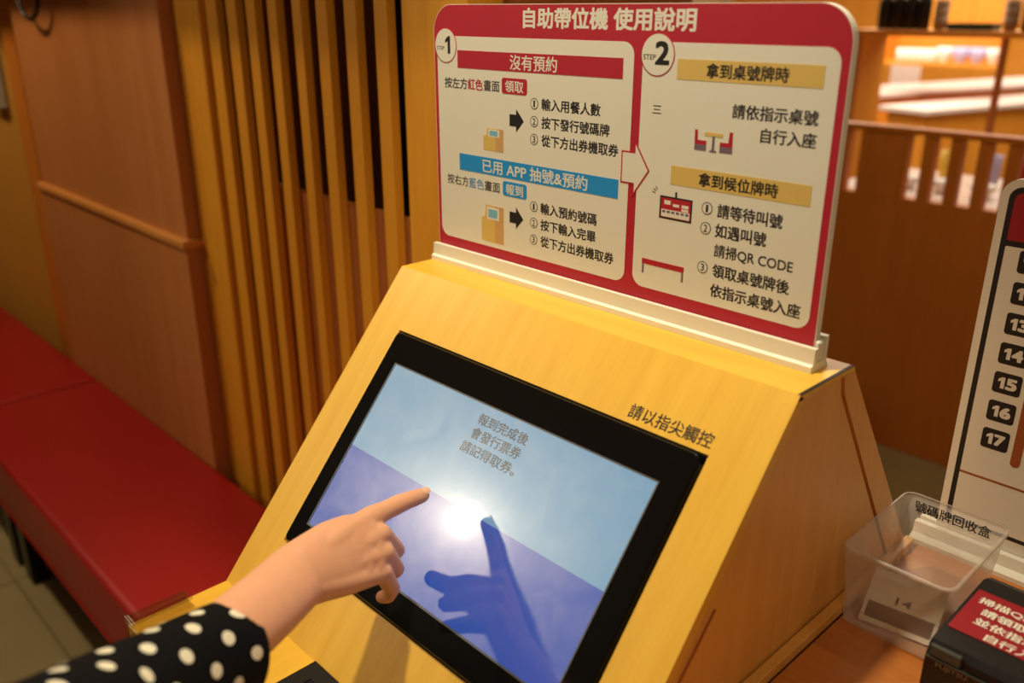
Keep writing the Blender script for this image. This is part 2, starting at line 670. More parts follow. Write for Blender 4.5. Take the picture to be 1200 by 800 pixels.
# ------------------------------------------------------------------ bench
bench = empty('bench', (-1.6, -0.13, 0), 0, 'long low bench under the red cushions with black feet', 'bench')
b = bmesh.new()
bbox(b, -2.2, 1.52, -0.17, 0.165, 0.235, 0.268, 0.003)
link('bench_top', b, 'dark_brown', bench)
for lx in (-1.9, -0.95, 0.0, 0.10 + 0.02, 1.45):
    for ly in (-0.14, 0.12):
        b = bmesh.new()
        bbox(b, lx - 0.03, lx + 0.03, ly - 0.02, ly + 0.02, 0, 0.235, 0.003)
        link('leg', b, 'black_metal', bench)


def cushion(x0, x1, y0, y1, lab):
    b = bmesh.new()
    bbox(b, x0, x1, y0, y1, 0.268, 0.44, 0.016, 4)
    o = link('bench_cushion', b, 'red_vinyl', None, True, at=((x0 + x1) / 2, (y0 + y1) / 2, 0.268))
    tag(o, lab, 'cushion', 'red bench cushions')
    b = bmesh.new()
    zz = 0.285 - 0.268
    hx, hy = (x1 - x0) / 2 + 0.0005, (y1 - y0) / 2 + 0.0005
    pts = [(-hx, -hy, zz), (hx, -hy, zz), (hx, hy, zz), (-hx, hy, zz)]
    tube(b, pts, 0.003, 6, True)
    link('piping', b, 'red_vinyl', o)
    return o


cushion(-1.703, -0.06, -0.325, 0.046, 'red vinyl bench cushion in front of the wooden slats, nearer the kiosk')
cushion(-3.75, -1.713, -0.325, 0.046, 'red vinyl bench cushion at the far left, beyond the seam')

# ------------------------------------------------------------------ kiosk
TH = 0.873528
TY, TZ = -0.06324, 1.15903
XL, XR = -0.004, 0.579
LS = 0.4591
CZ = 0.80706
FY = TY - LS * math.cos(TH)          # foot of the slanted face
kiosk = empty('ticket_kiosk', (0.29, 0.0, 0.0), 0, 'yellow beech self-service kiosk with a slanted front holding a touch screen', 'kiosk')
KO = Vector((0.29, 0.0, 0.0))


def kobj(name, bm, mt, parent=kiosk, label=None, smooth=False):
    bmesh.ops.translate(bm, verts=bm.verts, vec=-KO)
    o = link(name, bm, mt, parent, smooth)
    if label:
        o['label'] = label
    return o


BY = 0.262
b = bmesh.new()
prism(b, [(TY + 0.0125, TZ - 0.004), (FY + 0.016, CZ), (BY + 0.04, CZ), (0.0377, TZ - 0.004)], 'x', XL + 0.003, XR - 0.006)
kobj('body', b, 'beech_side')
b = bmesh.new()                      # top board
prism(b, [(TY, TZ), (TY - 0.0045, TZ - 0.006), (0.0425, TZ - 0.006), (0.0377, TZ)], 'x', XL, XR)
kobj('top_board', b, 'beech')
# slanted front built in its own frame: local x along the kiosk, local y up the slope, local z outwards
SN = Vector((0, -math.sin(TH), math.cos(TH)))
SV = Vector((0, math.cos(TH), math.sin(TH)))     # up the slope
SF = Matrix(((1, 0, 0, 0), (0, SV.y, SN.y, TY), (0, SV.z, SN.z, TZ), (0, 0, 0, 1)))


def slant(name, bm, mt, parent=kiosk, label=None, smooth=False):
    o = link(name, bm, mt, parent, smooth)
    o.matrix_local = Matrix.Translation(-KO) @ SF if parent is kiosk else SF
    if label:
        o['label'] = label
    return o


def frame_poly(bm, outer, inner, z0, z1):
    """a rectangular frame: outer/inner = (x0,y0,x1,y1)"""
    def ring(q, z):
        return [bm.verts.new((x, y, z)) for x, y in ((q[0], q[1]), (q[2], q[1]), (q[2], q[3]), (q[0], q[3]))]
    oa, ob_, ia, ib = ring(outer, z0), ring(outer, z1), ring(inner, z0), ring(inner, z1)
    for i in range(4):
        j = (i + 1) % 4
        bm.faces.new((oa[i], oa[j], ob_[j], ob_[i]))
        bm.faces.new((ia[i], ib[i], ib[j], ia[j]))
        bm.faces.new((ob_[i], ob_[j], ib[j], ib[i]))
        bm.faces.new((oa[i], ia[i], ia[j], oa[j]))


BU0, BU1, BV0, BV1 = 0.0555, 0.5235, 0.0810, 0.3765
DU0, DU1, DV0, DV1 = 0.0825, 0.4920, 0.1215, 0.3440
b = bmesh.new()
frame_poly(b, (XL, -LS, XR, 0.0), (BU0, -BV1, BU1, -BV0), -0.012, 0.0)
slant('front_panel', b, 'beech_front')
b = bmesh.new()                      # dark recess behind the monitor
bbox(b, BU0, BU1, -BV1, -BV0, -0.014, -0.009)
slant('screen_recess', b, 'gap_black')

monitor = empty('touch_monitor', (0, 0, 0), 0)
monitor.parent = kiosk
monitor.matrix_local = Matrix.Translation(-KO) @ SF
monitor['label'] = 'black bezelled touch monitor set in the slanted panel'


def mono(name, bm, mt, label=None, z=0.0):
    o = link(name, bm, mt, monitor)
    if label:
        o['label'] = label
    return o


def loft_frame(bm, outer, inner, z0, z1):
    """rounded outer outline with a rectangular hole (equal point counts)"""
    n = len(outer)
    A = [bm.verts.new((x, y, z0)) for x, y in outer]
    B = [bm.verts.new((x, y, z1 - 0.0012)) for x, y in outer]
    cx = sum(p[0] for p in outer) / n
    cy = sum(p[1] for p in outer) / n
    B2 = [bm.verts.new((x - 0.0012 * (1 if x > cx else -1), y - 0.0012 * (1 if y > cy else -1), z1)) for x, y in outer]
    I1 = [bm.verts.new((x, y, z1)) for x, y in inner]
    I0 = [bm.verts.new((x, y, z0)) for x, y in inner]
    for i in range(n):
        j = (i + 1) % n
        for P, Q in ((A, B), (B, B2), (B2, I1), (I1, I0)):
            q = []
            for v in (P[i], P[j], Q[j], Q[i]):
                if v not in q:
                    q.append(v)
            if len(q) > 2:
                bm.faces.new(q)


SEG = 6
outer = rrect(BU0 + 0.003, -BV1 + 0.003, BU1 - 0.003, -BV0 - 0.003, (0.006, 0.006, 0.010, 0.006), SEG)
iq = [(DU0, -DV1), (DU1, -DV1), (DU1, -DV0), (DU0, -DV0)]
inner = []
for c in iq:
    inner += [(c[0] + 1e-5 * i * (1 if c[0] < 0.3 else -1) * 0, c[1]) for i in range(SEG + 1)]
b = bmesh.new()
loft_frame(b, outer, inner, -0.006, 0.0045)
bmesh.ops.remove_doubles(b, verts=b.verts, dist=1e-6)
mono('bezel', b, 'bezel_black')
b = bmesh.new()
frame_poly(b, (DU0 - 0.0002, -DV1 - 0.0002, DU1 + 0.0002, -DV0 + 0.0002), (DU0 + 0.002, -DV1 + 0.002, DU1 - 0.002, -DV0 - 0.002), -0.004, 0.0038)
mono('screen_edge', b, 'lip_grey', 'thin grey edge around the lit display')
SPL = 0.2350
b = bmesh.new()
bbox(b, DU0 + 0.001, DU1 - 0.001, -SPL, -DV0 - 0.001, -0.004, 0.0030)
sky_part = mono('display_area', b, 'screen_sky', 'pale blue upper part of the lit display')
b = bmesh.new()
bbox(b, DU0 + 0.001, DU1 - 0.001, -DV1 + 0.001, -SPL, -0.004, 0.0030)
mono('display_area', b, 'screen_deep', 'deeper blue lower part of the lit display')
TF = Matrix.Translation((0, 0, 0.00325))
for s, u0, u1, v0, h in (('報到完成後', 0.2515, 0.3285, 0.1460, 0.0128), ('會發行票券', 0.2517, 0.3280, 0.1630, 0.0128), ('請記得取券。', 0.2465, 0.3320, 0.1808, 0.0128)):
    lettering(s, u0, u1, -v0, h, TF, 'screen_ink', monitor, bold=0.012)
KW = Matrix.Translation(-KO) @ SF @ Matrix.Translation((0, 0, 0.0004))
lettering('請以指尖觸控', 0.4240, 0.5215, -0.0755, 0.0150, KW, 'print_black', kiosk, bold=0.004, label='black lettering on the wood above the monitor')

# side face: recessed centre panel and a proud rear stile, with the joint between them
X0 = XR - 0.006
b = bmesh.new()
prism(b, [(TY + 0.001, TZ - 0.0065), (FY, CZ), (0.245, CZ), (0.0235, TZ - 0.027), (0.0180, TZ - 0.0065)], 'x', X0, XR - 0.0022)
kobj('side_panel', b, 'beech_side')
b = bmesh.new()
prism(b, [(0.0215, TZ - 0.0065), (0.0270, TZ - 0.027), (0.2490, CZ), (0.2990, CZ), (0.0420, TZ - 0.0065)], 'x', X0, XR - 0.0002)
kobj('rear_stile', b, 'beech_side')
b = bmesh.new()
bbox(b, XR - 0.0005, XR + 0.011, -0.36, 0.262, 0.8555, 0.868, 0.001, 1)
kobj('base_batten', b, 'beech_side')
for sm_, pts in zip(('gap_black', 'backing_wood', 'backing_wood'), ([(TY, TZ + 0.0001), (0.0377, TZ + 0.0001), (0.0377, TZ - 0.0007), (TY, TZ - 0.0007)],
            [(TY, TZ), (TY + 0.0009, TZ - 0.0003), (FY + 0.0009, CZ), (FY, CZ)],
            [(-0.1700, 0.9860), (-0.1695, 0.9857), (-0.3323, 0.8082), (-0.3328, 0.8085)])):
    b = bmesh.new()
    prism(b, pts, 'x', XR - 0.003, XR + 0.00015)
    kobj('edge_seam', b, sm_, label='thin dark seam on the side of the kiosk')
# front shelf and the cabinet below it
b = bmesh.new()
bbox(b, XL, XR - 0.0015, -0.482, FY + 0.004, CZ - 0.03, CZ, 0.001, 1)
kobj('front_shelf', b, 'beech_shelf')
b = bmesh.new()
bbox(b, XL + 0.01, XR - 0.006, -0.465, 0.29, 0.0, CZ - 0.0301)
kobj('lower_cabinet', b, 'beech_side')
b = bmesh.new()
frame_poly(b, (0.205 , -0.475, 0.405, FY - 0.001), (0.225, -0.455, 0.385, FY - 0.020), CZ, CZ + 0.004)
kobj('ticket_outlet_frame', b, 'pad_black', label='black plate let into the front shelf')
b = bmesh.new()
bbox(b, 0.2249, 0.3851, -0.4551, FY - 0.0199, CZ, CZ + 0.0025)
kobj('ticket_outlet', b, 'pad_black')

# clear acrylic clip lying on the shelf edge
clip = empty('acrylic_holder', (0.008, -0.441, CZ), 0, 'small clear acrylic holder on the left edge of the kiosk shelf', 'holder')
b = bmesh.new()
bbox(b, -0.014, 0.014, -0.040, 0.030, 0.0005, 0.0030, 0.001, 2)
link('base_plate', b, 'clear_acrylic', clip)
b = bmesh.new()
bbox(b, -0.014, -0.0115, -0.040, 0.030, 0.0030, 0.010, 0.001, 2)
bbox(b, -0.014, 0.010, -0.040, 0.030, 0.010, 0.0125, 0.001, 2)
link('upper_lip', b, 'clear_acrylic', clip)
b = bmesh.new()
bbox(b, -0.015, 0.012, -0.043, -0.040, 0.0005, 0.0125, 0.001, 2)
link('end_wall', b, 'clear_acrylic', clip)
clip.children[-1]['label'] = 'shiny end edge of the clear holder'

# ------------------------------------------------------------------ instruction sign
Z0 = 1.18196
sign = empty('instruction_sign', (0.277, 0.0, TZ), 0, 'upright red and cream instruction board in a white slotted base on top of the kiosk', 'sign')
SO = Vector((0.277, 0.0, TZ))
BF = Matrix(((0.001, 0, 0, 0), (0, 0, -0.001, 0), (0, 0.001, 0, Z0), (0, 0, 0, 1)))   # board mm -> world, local z towards the viewer
BW = Matrix.Translation(-SO) @ BF


def plate(name, pts, depth, mt, label=None, d0=0.0, parent=sign):
    """flat print on the board: pts in board mm, between depth d0 and depth (mm, towards viewer)"""
    b = bmesh.new()
    prism(b, pts, 'z', d0, depth)
    b.transform(BW)
    o = link(name, b, mt, parent)
    if label:
        o['label'] = label
    return o


R_ = 34
plate('board', rrect(0, -14, 555, 303.7, (2, 2, R_, R_), 14), 0.0, 'board_cream', 'thick cream edged board', d0=-9.0)
plate('red_print', rrect(0.8, -0.5, 554.2, 303.0, (0, 0, R_ - 1, R_ - 1), 14), 0.25, 'print_red', 'red printed ground of the board')
for q, lab in (((6.5, 12.5, 323.0, 267.0), 'left cream panel'), ((334.5, 13.5, 546.5, 267.8), 'right cream panel')):
    plate('info_panel', rrect(*q, 14), 0.45, 'panel_cream', lab)
plate('step_arrow', [(312.2, 157.5), (329.2, 157.5), (329.2, 170.5), (350.5, 139.5), (329.2, 109.5), (329.2, 123.0), (312.2, 123.0)], 0.65, 'print_red', 'red outline of the big arrow')
plate('step_arrow', [(314.0, 155.7), (331.0, 155.7), (331.0, 165.0), (348.2, 139.5), (331.0, 115.0), (331.0, 124.8), (314.0, 124.8)], 0.8, 'panel_cream', 'cream arrow between the two panels')
for cx, lab in ((23.4, 'first'), (352.8, 'second')):
    plate('step_badge_ring', circle(cx, 255.6, 21.0), 0.65, 'print_red', 'red ring of the %s step badge' % lab)
    plate('step_badge', circle(cx, 255.6, 19.8), 0.8, 'panel_cream', 'cream disc of the %s step badge' % lab)
plate('header_band', rrect(45.5, 230.0, 309.3, 250.8, 0), 0.65, 'print_red', 'red header band')
plate('header_band', rrect(45.7, 104.4, 309.5, 125.3, 0), 0.65, 'print_blue', 'blue header band')
plate('header_band', rrect(377.5, 233.5, 532.8, 252.8, 0), 0.65, 'print_gold', 'upper gold header band')
plate('header_band', rrect(378.0, 130.0, 533.6, 149.2, 0), 0.65, 'print_gold', 'lower gold header band')
plate('button_print', rrect(125.5, 204.2, 168.2, 222.3, 3.5), 0.65, 'print_red', 'red rounded button print')
plate('button_print', rrect(126.8, 82.4, 168.5, 100.4, 3.5), 0.65, 'print_blue', 'blue rounded button print')
for y in (174.4, 57.2):
    plate('arrow_print', [(138.8, y - 6.8), (150.2, y - 6.8), (150.2, y - 13.2), (162.9, y), (150.2, y + 13.2), (150.2, y + 6.8), (138.8, y + 6.8)], 0.65, 'print_black')


def ringp(cx, cy, r, w=0.9):
    plate('number_ring', circle(cx, cy, r, 28), 0.60, 'print_black')
    plate('number_disc', circle(cx, cy, r - w, 28), 0.68, 'panel_cream')


TXT = [
    ('自助帶位機 使用說明', 161.4, 395.5, 278.3, 20.8, 'panel_cream', 0.028),
    ('沒有預約', 139.4, 215.0, 231.9, 16.5, 'panel_cream', 0.012),
    ('按左方', 19.8, 62.9, 205.0, 12.8, 'print_black', 0.016), ('紅色', 64.3, 91.3, 205.2, 12.8, 'print_red', 0.022),
    ('畫面', 93.4, 121.1, 205.2, 12.8, 'print_black', 0.012),
    ('領取', 131.5, 162.0, 206.4, 13.2, 'panel_cream', 0.014),
    ('輸入用餐人數', 191.9, 280.2, 189.6, 13.0, 'print_black', 0.020), ('按下發行號碼牌', 192.2, 293.9, 169.2, 13.0, 'print_black', 0.020),
    ('從下方出券機取券', 192.6, 307.2, 149.2, 13.0, 'print_black', 0.020),
    ('已用 APP 抽號&預約', 89.6, 265.0, 106.7, 16.3, 'panel_cream', 0.014),
    ('按右方', 20.7, 62.3, 83.8, 12.6, 'print_black', 0.012), ('藍色', 63.8, 91.5, 83.8, 12.6, 'text_blue', 0.014),
    ('畫面', 93.4, 121.4, 83.8, 12.6, 'print_black', 0.012),
    ('報到', 132.4, 162.1, 84.6, 13.0, 'panel_cream', 0.014),
    ('輸入預約號碼', 192.3, 280.1, 69.5, 13.2, 'print_black', 0.020), ('按下輸入完畢', 192.6, 279.5, 49.7, 13.2, 'print_black', 0.020),
    ('從下方出券機取券', 193.0, 306.9, 29.5, 13.2, 'print_black', 0.020),
    ('拿到桌號牌時', 412.0, 499.2, 236.4, 13.3, 'print_black', 0.020), ('請依指示桌號', 444.3, 531.6, 201.4, 13.0, 'print_black', 0.020),
    ('自行入座', 476.8, 532.0, 181.8, 13.0, 'print_black', 0.020), ('三', 350.2, 361.0, 198.6, 8.0, 'print_black', 0.015),
    ('STEP', 335.2, 350.8, 250.6, 5.0, 'print_black', 0.01), ('2', 350.9, 366.4, 246.9, 20.8, 'print_black', 0.03),
    ('STEP', 6.6, 21.0, 250.2, 4.6, 'print_black', 0.01), 
    ('拿到候位牌時', 412.3, 500.3, 132.8, 13.3, 'print_black', 0.020), ('請等待叫號', 437.1, 508.1, 104.8, 13.6, 'print_black', 0.020),
    ('如遇叫號', 436.3, 493.1, 84.8, 13.6, 'print_black', 0.020), ('請掃QR CODE', 436.9, 523.8, 64.0, 13.8, 'print_black', 0.015),
    ('領取桌號牌後', 436.8, 522.5, 43.6, 13.6, 'print_black', 0.020), ('依指示桌號入座', 436.0, 536.5, 22.8, 13.6, 'print_black', 0.020),
]
plate('step_numeral', [(27.4, 246.0), (32.4, 246.0), (32.4, 266.8), (28.6, 266.8), (22.6, 262.4), (22.6, 258.6), (27.4, 260.6)], 0.86, 'print_black')
TB = BW @ Matrix.Translation((0, 0, 0.70))
for s, x0, x1, y0, h, mt, bo in TXT:
    lift = 0.27 if s.startswith('自助') else 0.82 if s in ('STEP', '2') else 0.67 if (mt == 'panel_cream' or s.startswith('拿到')) else 0.47
    lettering(s, x0, x1, y0, h, BW @ Matrix.Translation((0, 0, lift)), mt, sign, bold=bo)
for cx, cy, n in ((180.2, 196.0, '1'), (180.2, 175.9, '2'), (180.3, 155.6, '3'), (180.9, 76.3, '1'), (181.0, 56.4, '2'), (180.9, 35.9, '3'),
                  (424.6, 111.8, '1'), (424.6, 91.6, '2'), (424.6, 51.0, '3')):
    ringp(cx, cy, 6.3)
    w = 2.4 if n == '1' else 3.9
    lettering(n, cx - w / 2, cx + w / 2, cy - 3.7, 7.4, TB, 'print_black', sign, bold=0.014)
# pictograms: ticket machines, seats and table, call board, waiting bench
for dx, dy in ((91.9, 134.6), (86.9, 19.0)):
    w, h = 36, 27
    if dy < 100:
        w, h = 41, 47
    plate('machine_print', [(dx, dy), (dx + w * .62, dy), (dx + w * .62, dy + h), (dx + w * .2, dy + h), (dx + w * .16, dy + h * .68), (dx, dy + h * .64)], 0.62, 'print_gold', 'yellow ticket machine picture')
    plate('machine_print', [(dx + w * .62, dy), (dx + w, dy), (dx + w, dy + h), (dx + w * .62, dy + h)], 0.64, 'print_tan', 'shaded side of the ticket machine picture')
    plate('machine_screen_print', rrect(dx + w * .26, dy + h * .62, dx + w * .80, dy + h * .95, 1.0), 0.68, 'panel_cream')
    plate('machine_screen_print', rrect(dx + w * .32, dy + h * .67, dx + w * .72, dy + h * .90, 0.8), 0.74, 'print_pale_blue', 'pale blue screen in the ticket machine picture')
plate('seat_print', [(403.6, 187.5), (406.8, 187.5), (407.6, 177.6), (417.6, 177.6), (417.6, 173.5), (404.0, 173.5)], 0.62, 'print_red', 'red left seat picture')
plate('seat_print', [(404.0, 173.5), (417.6, 173.5), (417.8, 167.8), (404.0, 167.8)], 0.64, 'print_grey', 'grey base of the left seat picture')
plate('seat_print', [(443.2, 188.0), (446.8, 188.0), (447.4, 173.5), (433.2, 173.5), (433.2, 177.6), (442.6, 177.6)], 0.62, 'print_red', 'red right seat picture')
plate('seat_print', [(433.2, 173.5), (447.4, 173.5), (447.5, 167.8), (433.1, 167.8)], 0.64, 'print_grey', 'grey base of the right seat picture')
plate('table_print', rrect(415.0, 182.5, 436.0, 186.0, 0), 0.66, 'print_gold', 'gold table top picture')
plate('table_print', [(424.2, 168.2), (427.2, 168.2), (427.0, 182.5), (424.4, 182.5)], 0.64, 'print_grey', 'grey table leg picture')
plate('table_print', rrect(421.8, 167.2, 429.6, 169.0, 0), 0.65, 'print_grey')
plate('callboard_print', rrect(366.2, 93.2, 406.8, 117.0, 0), 0.60, 'print_black', 'black frame of the call board picture')
plate('callboard_print', rrect(368.0, 95.0, 405.0, 115.2, 0), 0.64, 'print_red')
plate('callboard_print', rrect(385.0, 117.0, 387.4, 122.5, 0), 0.60, 'print_black')
plate('callboard_print', rrect(368.8, 95.6, 404.2, 103.2, 0), 0.68, 'panel_cream')
for x0, y0, x1, y1 in ((372, 108.5, 380, 112.8), (383, 107.2, 391, 110.0), (394, 107.0, 402.5, 110.4), (394, 103.8, 402.5, 106.2)):
    plate('callboard_print', rrect(x0, y0, x1, y1, 0), 0.70, 'panel_cream')
for i in range(6):
    plate('callboard_print', rrect(370.0 + i * 5.8, 99.6, 374.0 + i * 5.8, 102.2, 0), 0.72, 'print_grey')
for i in range(3):
    a = math.radians(120 + i * 24)
    px, py = 364.5 + 5 * math.cos(a), 117.5 + 5 * math.sin(a)
    qx, qy = 364.5 + 9 * math.cos(a), 117.5 + 9 * math.sin(a)
    nx, ny = -math.sin(a) * 0.4, math.cos(a) * 0.4
    plate('callboard_print', [(px + nx, py + ny), (px - nx, py - ny), (qx - nx, qy - ny), (qx + nx, qy + ny)], 0.62, 'print_black')
plate('bench_print', [(346.9, 45.8), (402.0, 45.8), (401.8, 40.0), (346.9, 40.0)], 0.62, 'print_red', 'red waiting bench picture')
for x in (347.4, 399.2):
    plate('bench_print', rrect(x, 29.5, x + 2.4, 40.0, 0), 0.62, 'print_grey')

# white slotted base
b = bmesh.new()
prism(b, [(-0.0125, TZ + 0.0002), (-0.0125, TZ + 0.006), (-0.0085, TZ + 0.008), (-0.0078, Z0), (-0.0018, Z0), (-0.0018, TZ + 0.008), (0.0105, TZ + 0.008), (0.0105, Z0 + 0.009), (0.0165, Z0 + 0.009), (0.0165, TZ + 0.006), (0.021, TZ + 0.0002)], 'x', -0.004, 0.5605)
b.transform(Matrix.Translation(-SO))
link('slotted_base', b, 'white_plastic', sign)['label'] = 'white slotted plastic base'
b = bmesh.new()
bbox(b, 0.5555, 0.5605, -0.001, 0.0095, TZ + 0.009, Z0 + 0.006, 0.0015, 1)
b.transform(Matrix.Translation(-SO))
link('end_stop', b, 'white_plastic', sign)

# ------------------------------------------------------------------ right counter
K = 0.855
ctr = empty('side_counter', (1.0, -0.05, 0), 0, 'brown wooden counter to the right of the kiosk', 'counter')
b = bmesh.new()
bbox(b, XR + 0.0115 - 1.0, 0.62, -0.40, 0.40, K - 0.03, K, 0.001, 1)
link('worktop', b, 'counter_wood', ctr)
b = bmesh.new()
bbox(b, XR + 0.018 - 1.0, 0.60, -0.36, 0.38, 0, K - 0.0301)
link('counter_body', b, 'beech_side', ctr)

# ------------------------------------------------------------------ number board
NY = 0.294
nb = empty('number_board', (0.76, NY, K), 0, 'white number board with black border and maroon header standing on the right counter', 'sign')
NO = Vector((0.76, NY, K))
NF = Matrix.Translation(-NO) @ Matrix(((1, 0, 0, 0), (0, 0, -1, NY), (0, 1, 0, 0), (0, 0, 0, 1)))


def nplate(name, pts, d, mt, label=None, d0=0.0):
    b = bmesh.new()
    prism(b, pts, 'z', d0 * 0.001, d * 0.001)
    b.transform(NF)
    o = link(name, b, mt, nb)
    if label:
        o['label'] = label
    return o


NX0, NX1, NZ0, NZ1 = 0.6005, 0.930, 0.862, 1.3115
nplate('board', rrect(NX0, NZ0, NX1, NZ1, (0.001, 0.001, 0.020, 0.020), 8), 0.0, 'board_white', d0=-6.0)
nplate('border_print', rrect(NX0 + 0.0085, 0.8945, NX1 - 0.0085, NZ1 - 0.0085, (0.001, 0.001, 0.013, 0.013), 8), 0.25, 'print_black', 'black border')
nplate('border_inner_print', rrect(NX0 + 0.0145, 0.8995, NX1 - 0.0145, 1.2385, 0.0015), 0.45, 'board_white')
nplate('header_print', rrect(NX0 + 0.0145, 1.2450, NX1 - 0.0145, NZ1 - 0.0145, (0.001, 0.001, 0.009, 0.009), 8), 0.45, 'print_maroon', 'maroon header')
nplate('rule_print', rrect(NX0 + 0.0145, 0.9600, NX1 - 0.0145, 0.9627, 0), 0.6, 'brown_line', 'thin brown rule')
nplate('scale_bar_print', rrect(0.6655, 0.9868, 0.6760, 1.2150, 0.0052), 0.75, 'brown_line', 'brown round-ended bar')
NT = NF @ Matrix.Translation((0, 0, 0.00073))
for i, n in enumerate((17, 16, 15, 14, 13, 12, 11)):
    zc = 1.0132 + i * 0.0351
    nplate('number_chip', rrect(0.6308, zc - 0.0125, 0.6602, zc + 0.0125, 0.0035, 5), 0.7, 'print_black')
    one = [(0.0030, 0), (0.0070, 0), (0.0070, 0.0136), (0.0036, 0.0136), (0.0, 0.0108), (0.0, 0.0076), (0.0030, 0.0092)]
    nplate('numeral', [(0.6358 + a, zc - 0.0068 + c) for a, c in one], 0.75, 'board_white')
    if n % 10 == 1:
        nplate('numeral', [(0.6470 + a, zc - 0.0068 + c) for a, c in one], 0.95, 'board_white')
    else:
        lettering(str(n % 10), 0.6452, 0.6548, zc - 0.0062, 0.0124, NT, 'board_white', nb, bold=0.05)
    nplate('number_chip', rrect(0.6805, zc - 0.0125, 0.7100, zc + 0.0125, 0.0035, 5), 0.7, 'print_black')
b = bmesh.new()
prism(b, [(NY - 0.022, K + 0.0002), (NY - 0.022, K + 0.006), (NY - 0.012, K + 0.010), (NY - 0.010, K + 0.024), (NY - 0.0012, K + 0.024), (NY - 0.0012, K + 0.006), (NY + 0.0072, K + 0.006), (NY + 0.0072, K + 0.024), (NY + 0.014, K + 0.024), (NY + 0.022, K + 0.0002)], 'x', NX0 - 0.022, NX1 + 0.01)
b.transform(Matrix.Translation(-NO))
link('slotted_base', b, 'white_plastic', nb)

# ------------------------------------------------------------------ collection box
bx = empty('collection_box', (0.645, 0.125, K), 0, 'milky translucent plastic box collecting used tickets on the right counter', 'box')
BO = Vector((0.645, 0.125, K))


def ring_pts(x0, y0, x1, y1, r, z, seg=5):
    return [Vector((x, y, z)) for x, y in rrect(x0, y0, x1, y1, r, seg)]


b = bmesh.new()
levels = [(0.5925, 0.0660, 0.6925, 0.1960, 0.010, K + 0.0012), (0.5915, 0.0450, 0.7020, 0.2040, 0.012, K + 0.1000), ]
lv = []
for t in (0.0, 0.5, 1.0):
    a, c = levels
    lv.append([a[i] + (c[i] - a[i]) * t for i in range(6)])
prev = None
base = None
for q in lv:
    ring = [b.verts.new(p) for p in ring_pts(*q[:5], q[5])]
    if prev is None:
        base = b.faces.new(ring)
    else:
        for i in range(len(ring)):
            j = (i + 1) % len(ring)
            b.faces.new((prev[i], prev[j], ring[j], ring[i]))
    prev = ring
# rim lip
a = lv[-1]
outr = [b.verts.new(p) for p in ring_pts(a[0] - 0.0010, a[1] - 0.0018, a[2] + 0.0018, a[3] + 0.0018, 0.0135, K + 0.1005)]
out2 = [b.verts.new(p) for p in ring_pts(a[0] - 0.0010, a[1] - 0.0018, a[2] + 0.0018, a[3] + 0.0018, 0.0135, K + 0.1050)]
in2 = [b.verts.new(p) for p in ring_pts(a[0] + 0.0010, a[1] + 0.0010, a[2] - 0.0010, a[3] - 0.0010, 0.011, K + 0.1050)]
for P, Q in ((prev, outr), (outr, out2), (out2, in2)):
    for i in range(len(P)):
        j = (i + 1) % len(P)
        b.faces.new((P[i], P[j], Q[j], Q[i]))
b.transform(Matrix.Translation(-BO))
link('tub', b, 'frosted_plastic', bx, True)
LBX = Matrix.Translation(-BO) @ Matrix(((1, 0, 0, 0), (0, 0, -1, 0.2015), (0, 1, 0, 0), (0, 0, 0, 1)))
lettering('號碼牌回收盒', 0.6030, 0.6850, K + 0.0845, 0.0135, LBX, 'print_black', bx, bold=0.008, label='black lettering on the back wall of the box')

# ticket lying in the box against the front wall
tk = empty('paper_ticket', (0.645, 0.082, K), 0, 'white printed ticket slip lying in the translucent box', 'ticket')
TK = Matrix.Translation((0.0, 0.0, 0.004)) @ Matrix.Rotation(math.radians(8), 4, 'Z') @ Matrix.Rotation(math.radians(40), 4, 'X')
b = bmesh.new()
bbox(b, -0.038, 0.038, 0.0, 0.062, 0, 0.0004)
b.transform(TK)
link('paper', b, 'paper_white', tk)
b = bmesh.new()
bbox(b, -0.034, 0.034, 0.006, 0.024, 0.0004, 0.0006)
b.transform(TK)
link('dark_band', b, 'print_slate', tk)['label'] = 'grey printed band across the ticket'
lettering('14', -0.008, 0.008, 0.029, 0.008, TK @ Matrix.Translation((0, 0, 0.0006)), 'print_slate', tk, bold=0.015)

# ------------------------------------------------------------------ ticket printer
pr = empty('label_printer', (0.79, 0.06, K), 0, 'black desktop ticket printer with a red label on top, beside the translucent box', 'printer')
PO = Vector((0.79, 0.06, K))


def pobj(name, bm, mt, label=None, smooth=False):
    bm.transform(Matrix.Translation(-PO))
    o = link(name, bm, mt, pr, smooth)
    if label:
        o['label'] = label
    return o


PX0, PX1 = 0.7085, 0.860
b = bmesh.new()
prism(b, [(-0.020, K + 0.001), (-0.020, 0.9290), (-0.0165, 0.9330), (-0.0165, 0.9385), (-0.0125, 0.9440), (0.118, 0.9440), (0.137, 0.9350), (0.140, 0.92), (0.140, K + 0.001)], 'x', PX0, PX1)
bmesh.ops.bevel(b, geom=[e for e in b.edges if abs(e.verts[0].co.x - e.verts[1].co.x) < 1e-6 and e.verts[0].co.z > 0.93], offset=0.002, segments=2, affect='EDGES')
pobj('casing', b, 'printer_black')
b = bmesh.new()
bbox(b, PX0 + 0.004, PX1 - 0.002, 0.0140, 0.0925, 0.9441, 0.9447)
pobj('top_label', b, 'print_maroon', 'red printed label')
b = bmesh.new()
bbox(b, PX0 + 0.003, PX0 + 0.030, -0.0212, -0.0160, 0.9315, 0.9425, 0.0008, 1)
pobj('status_window', b, 'printer_grey', 'grey window at the front edge')
b = bmesh.new()
bbox(b, PX0 + 0.034, PX1 - 0.010, -0.0209, -0.0180, 0.9330, 0.9400)
pobj('paper_slot', b, 'gap_black')
b = bmesh.new()
bbox(b, PX0 + 0.0005, PX1 - 0.001, -0.0216, -0.0195, 0.9285, 0.9300)
pobj('front_seam', b, 'printer_grey')
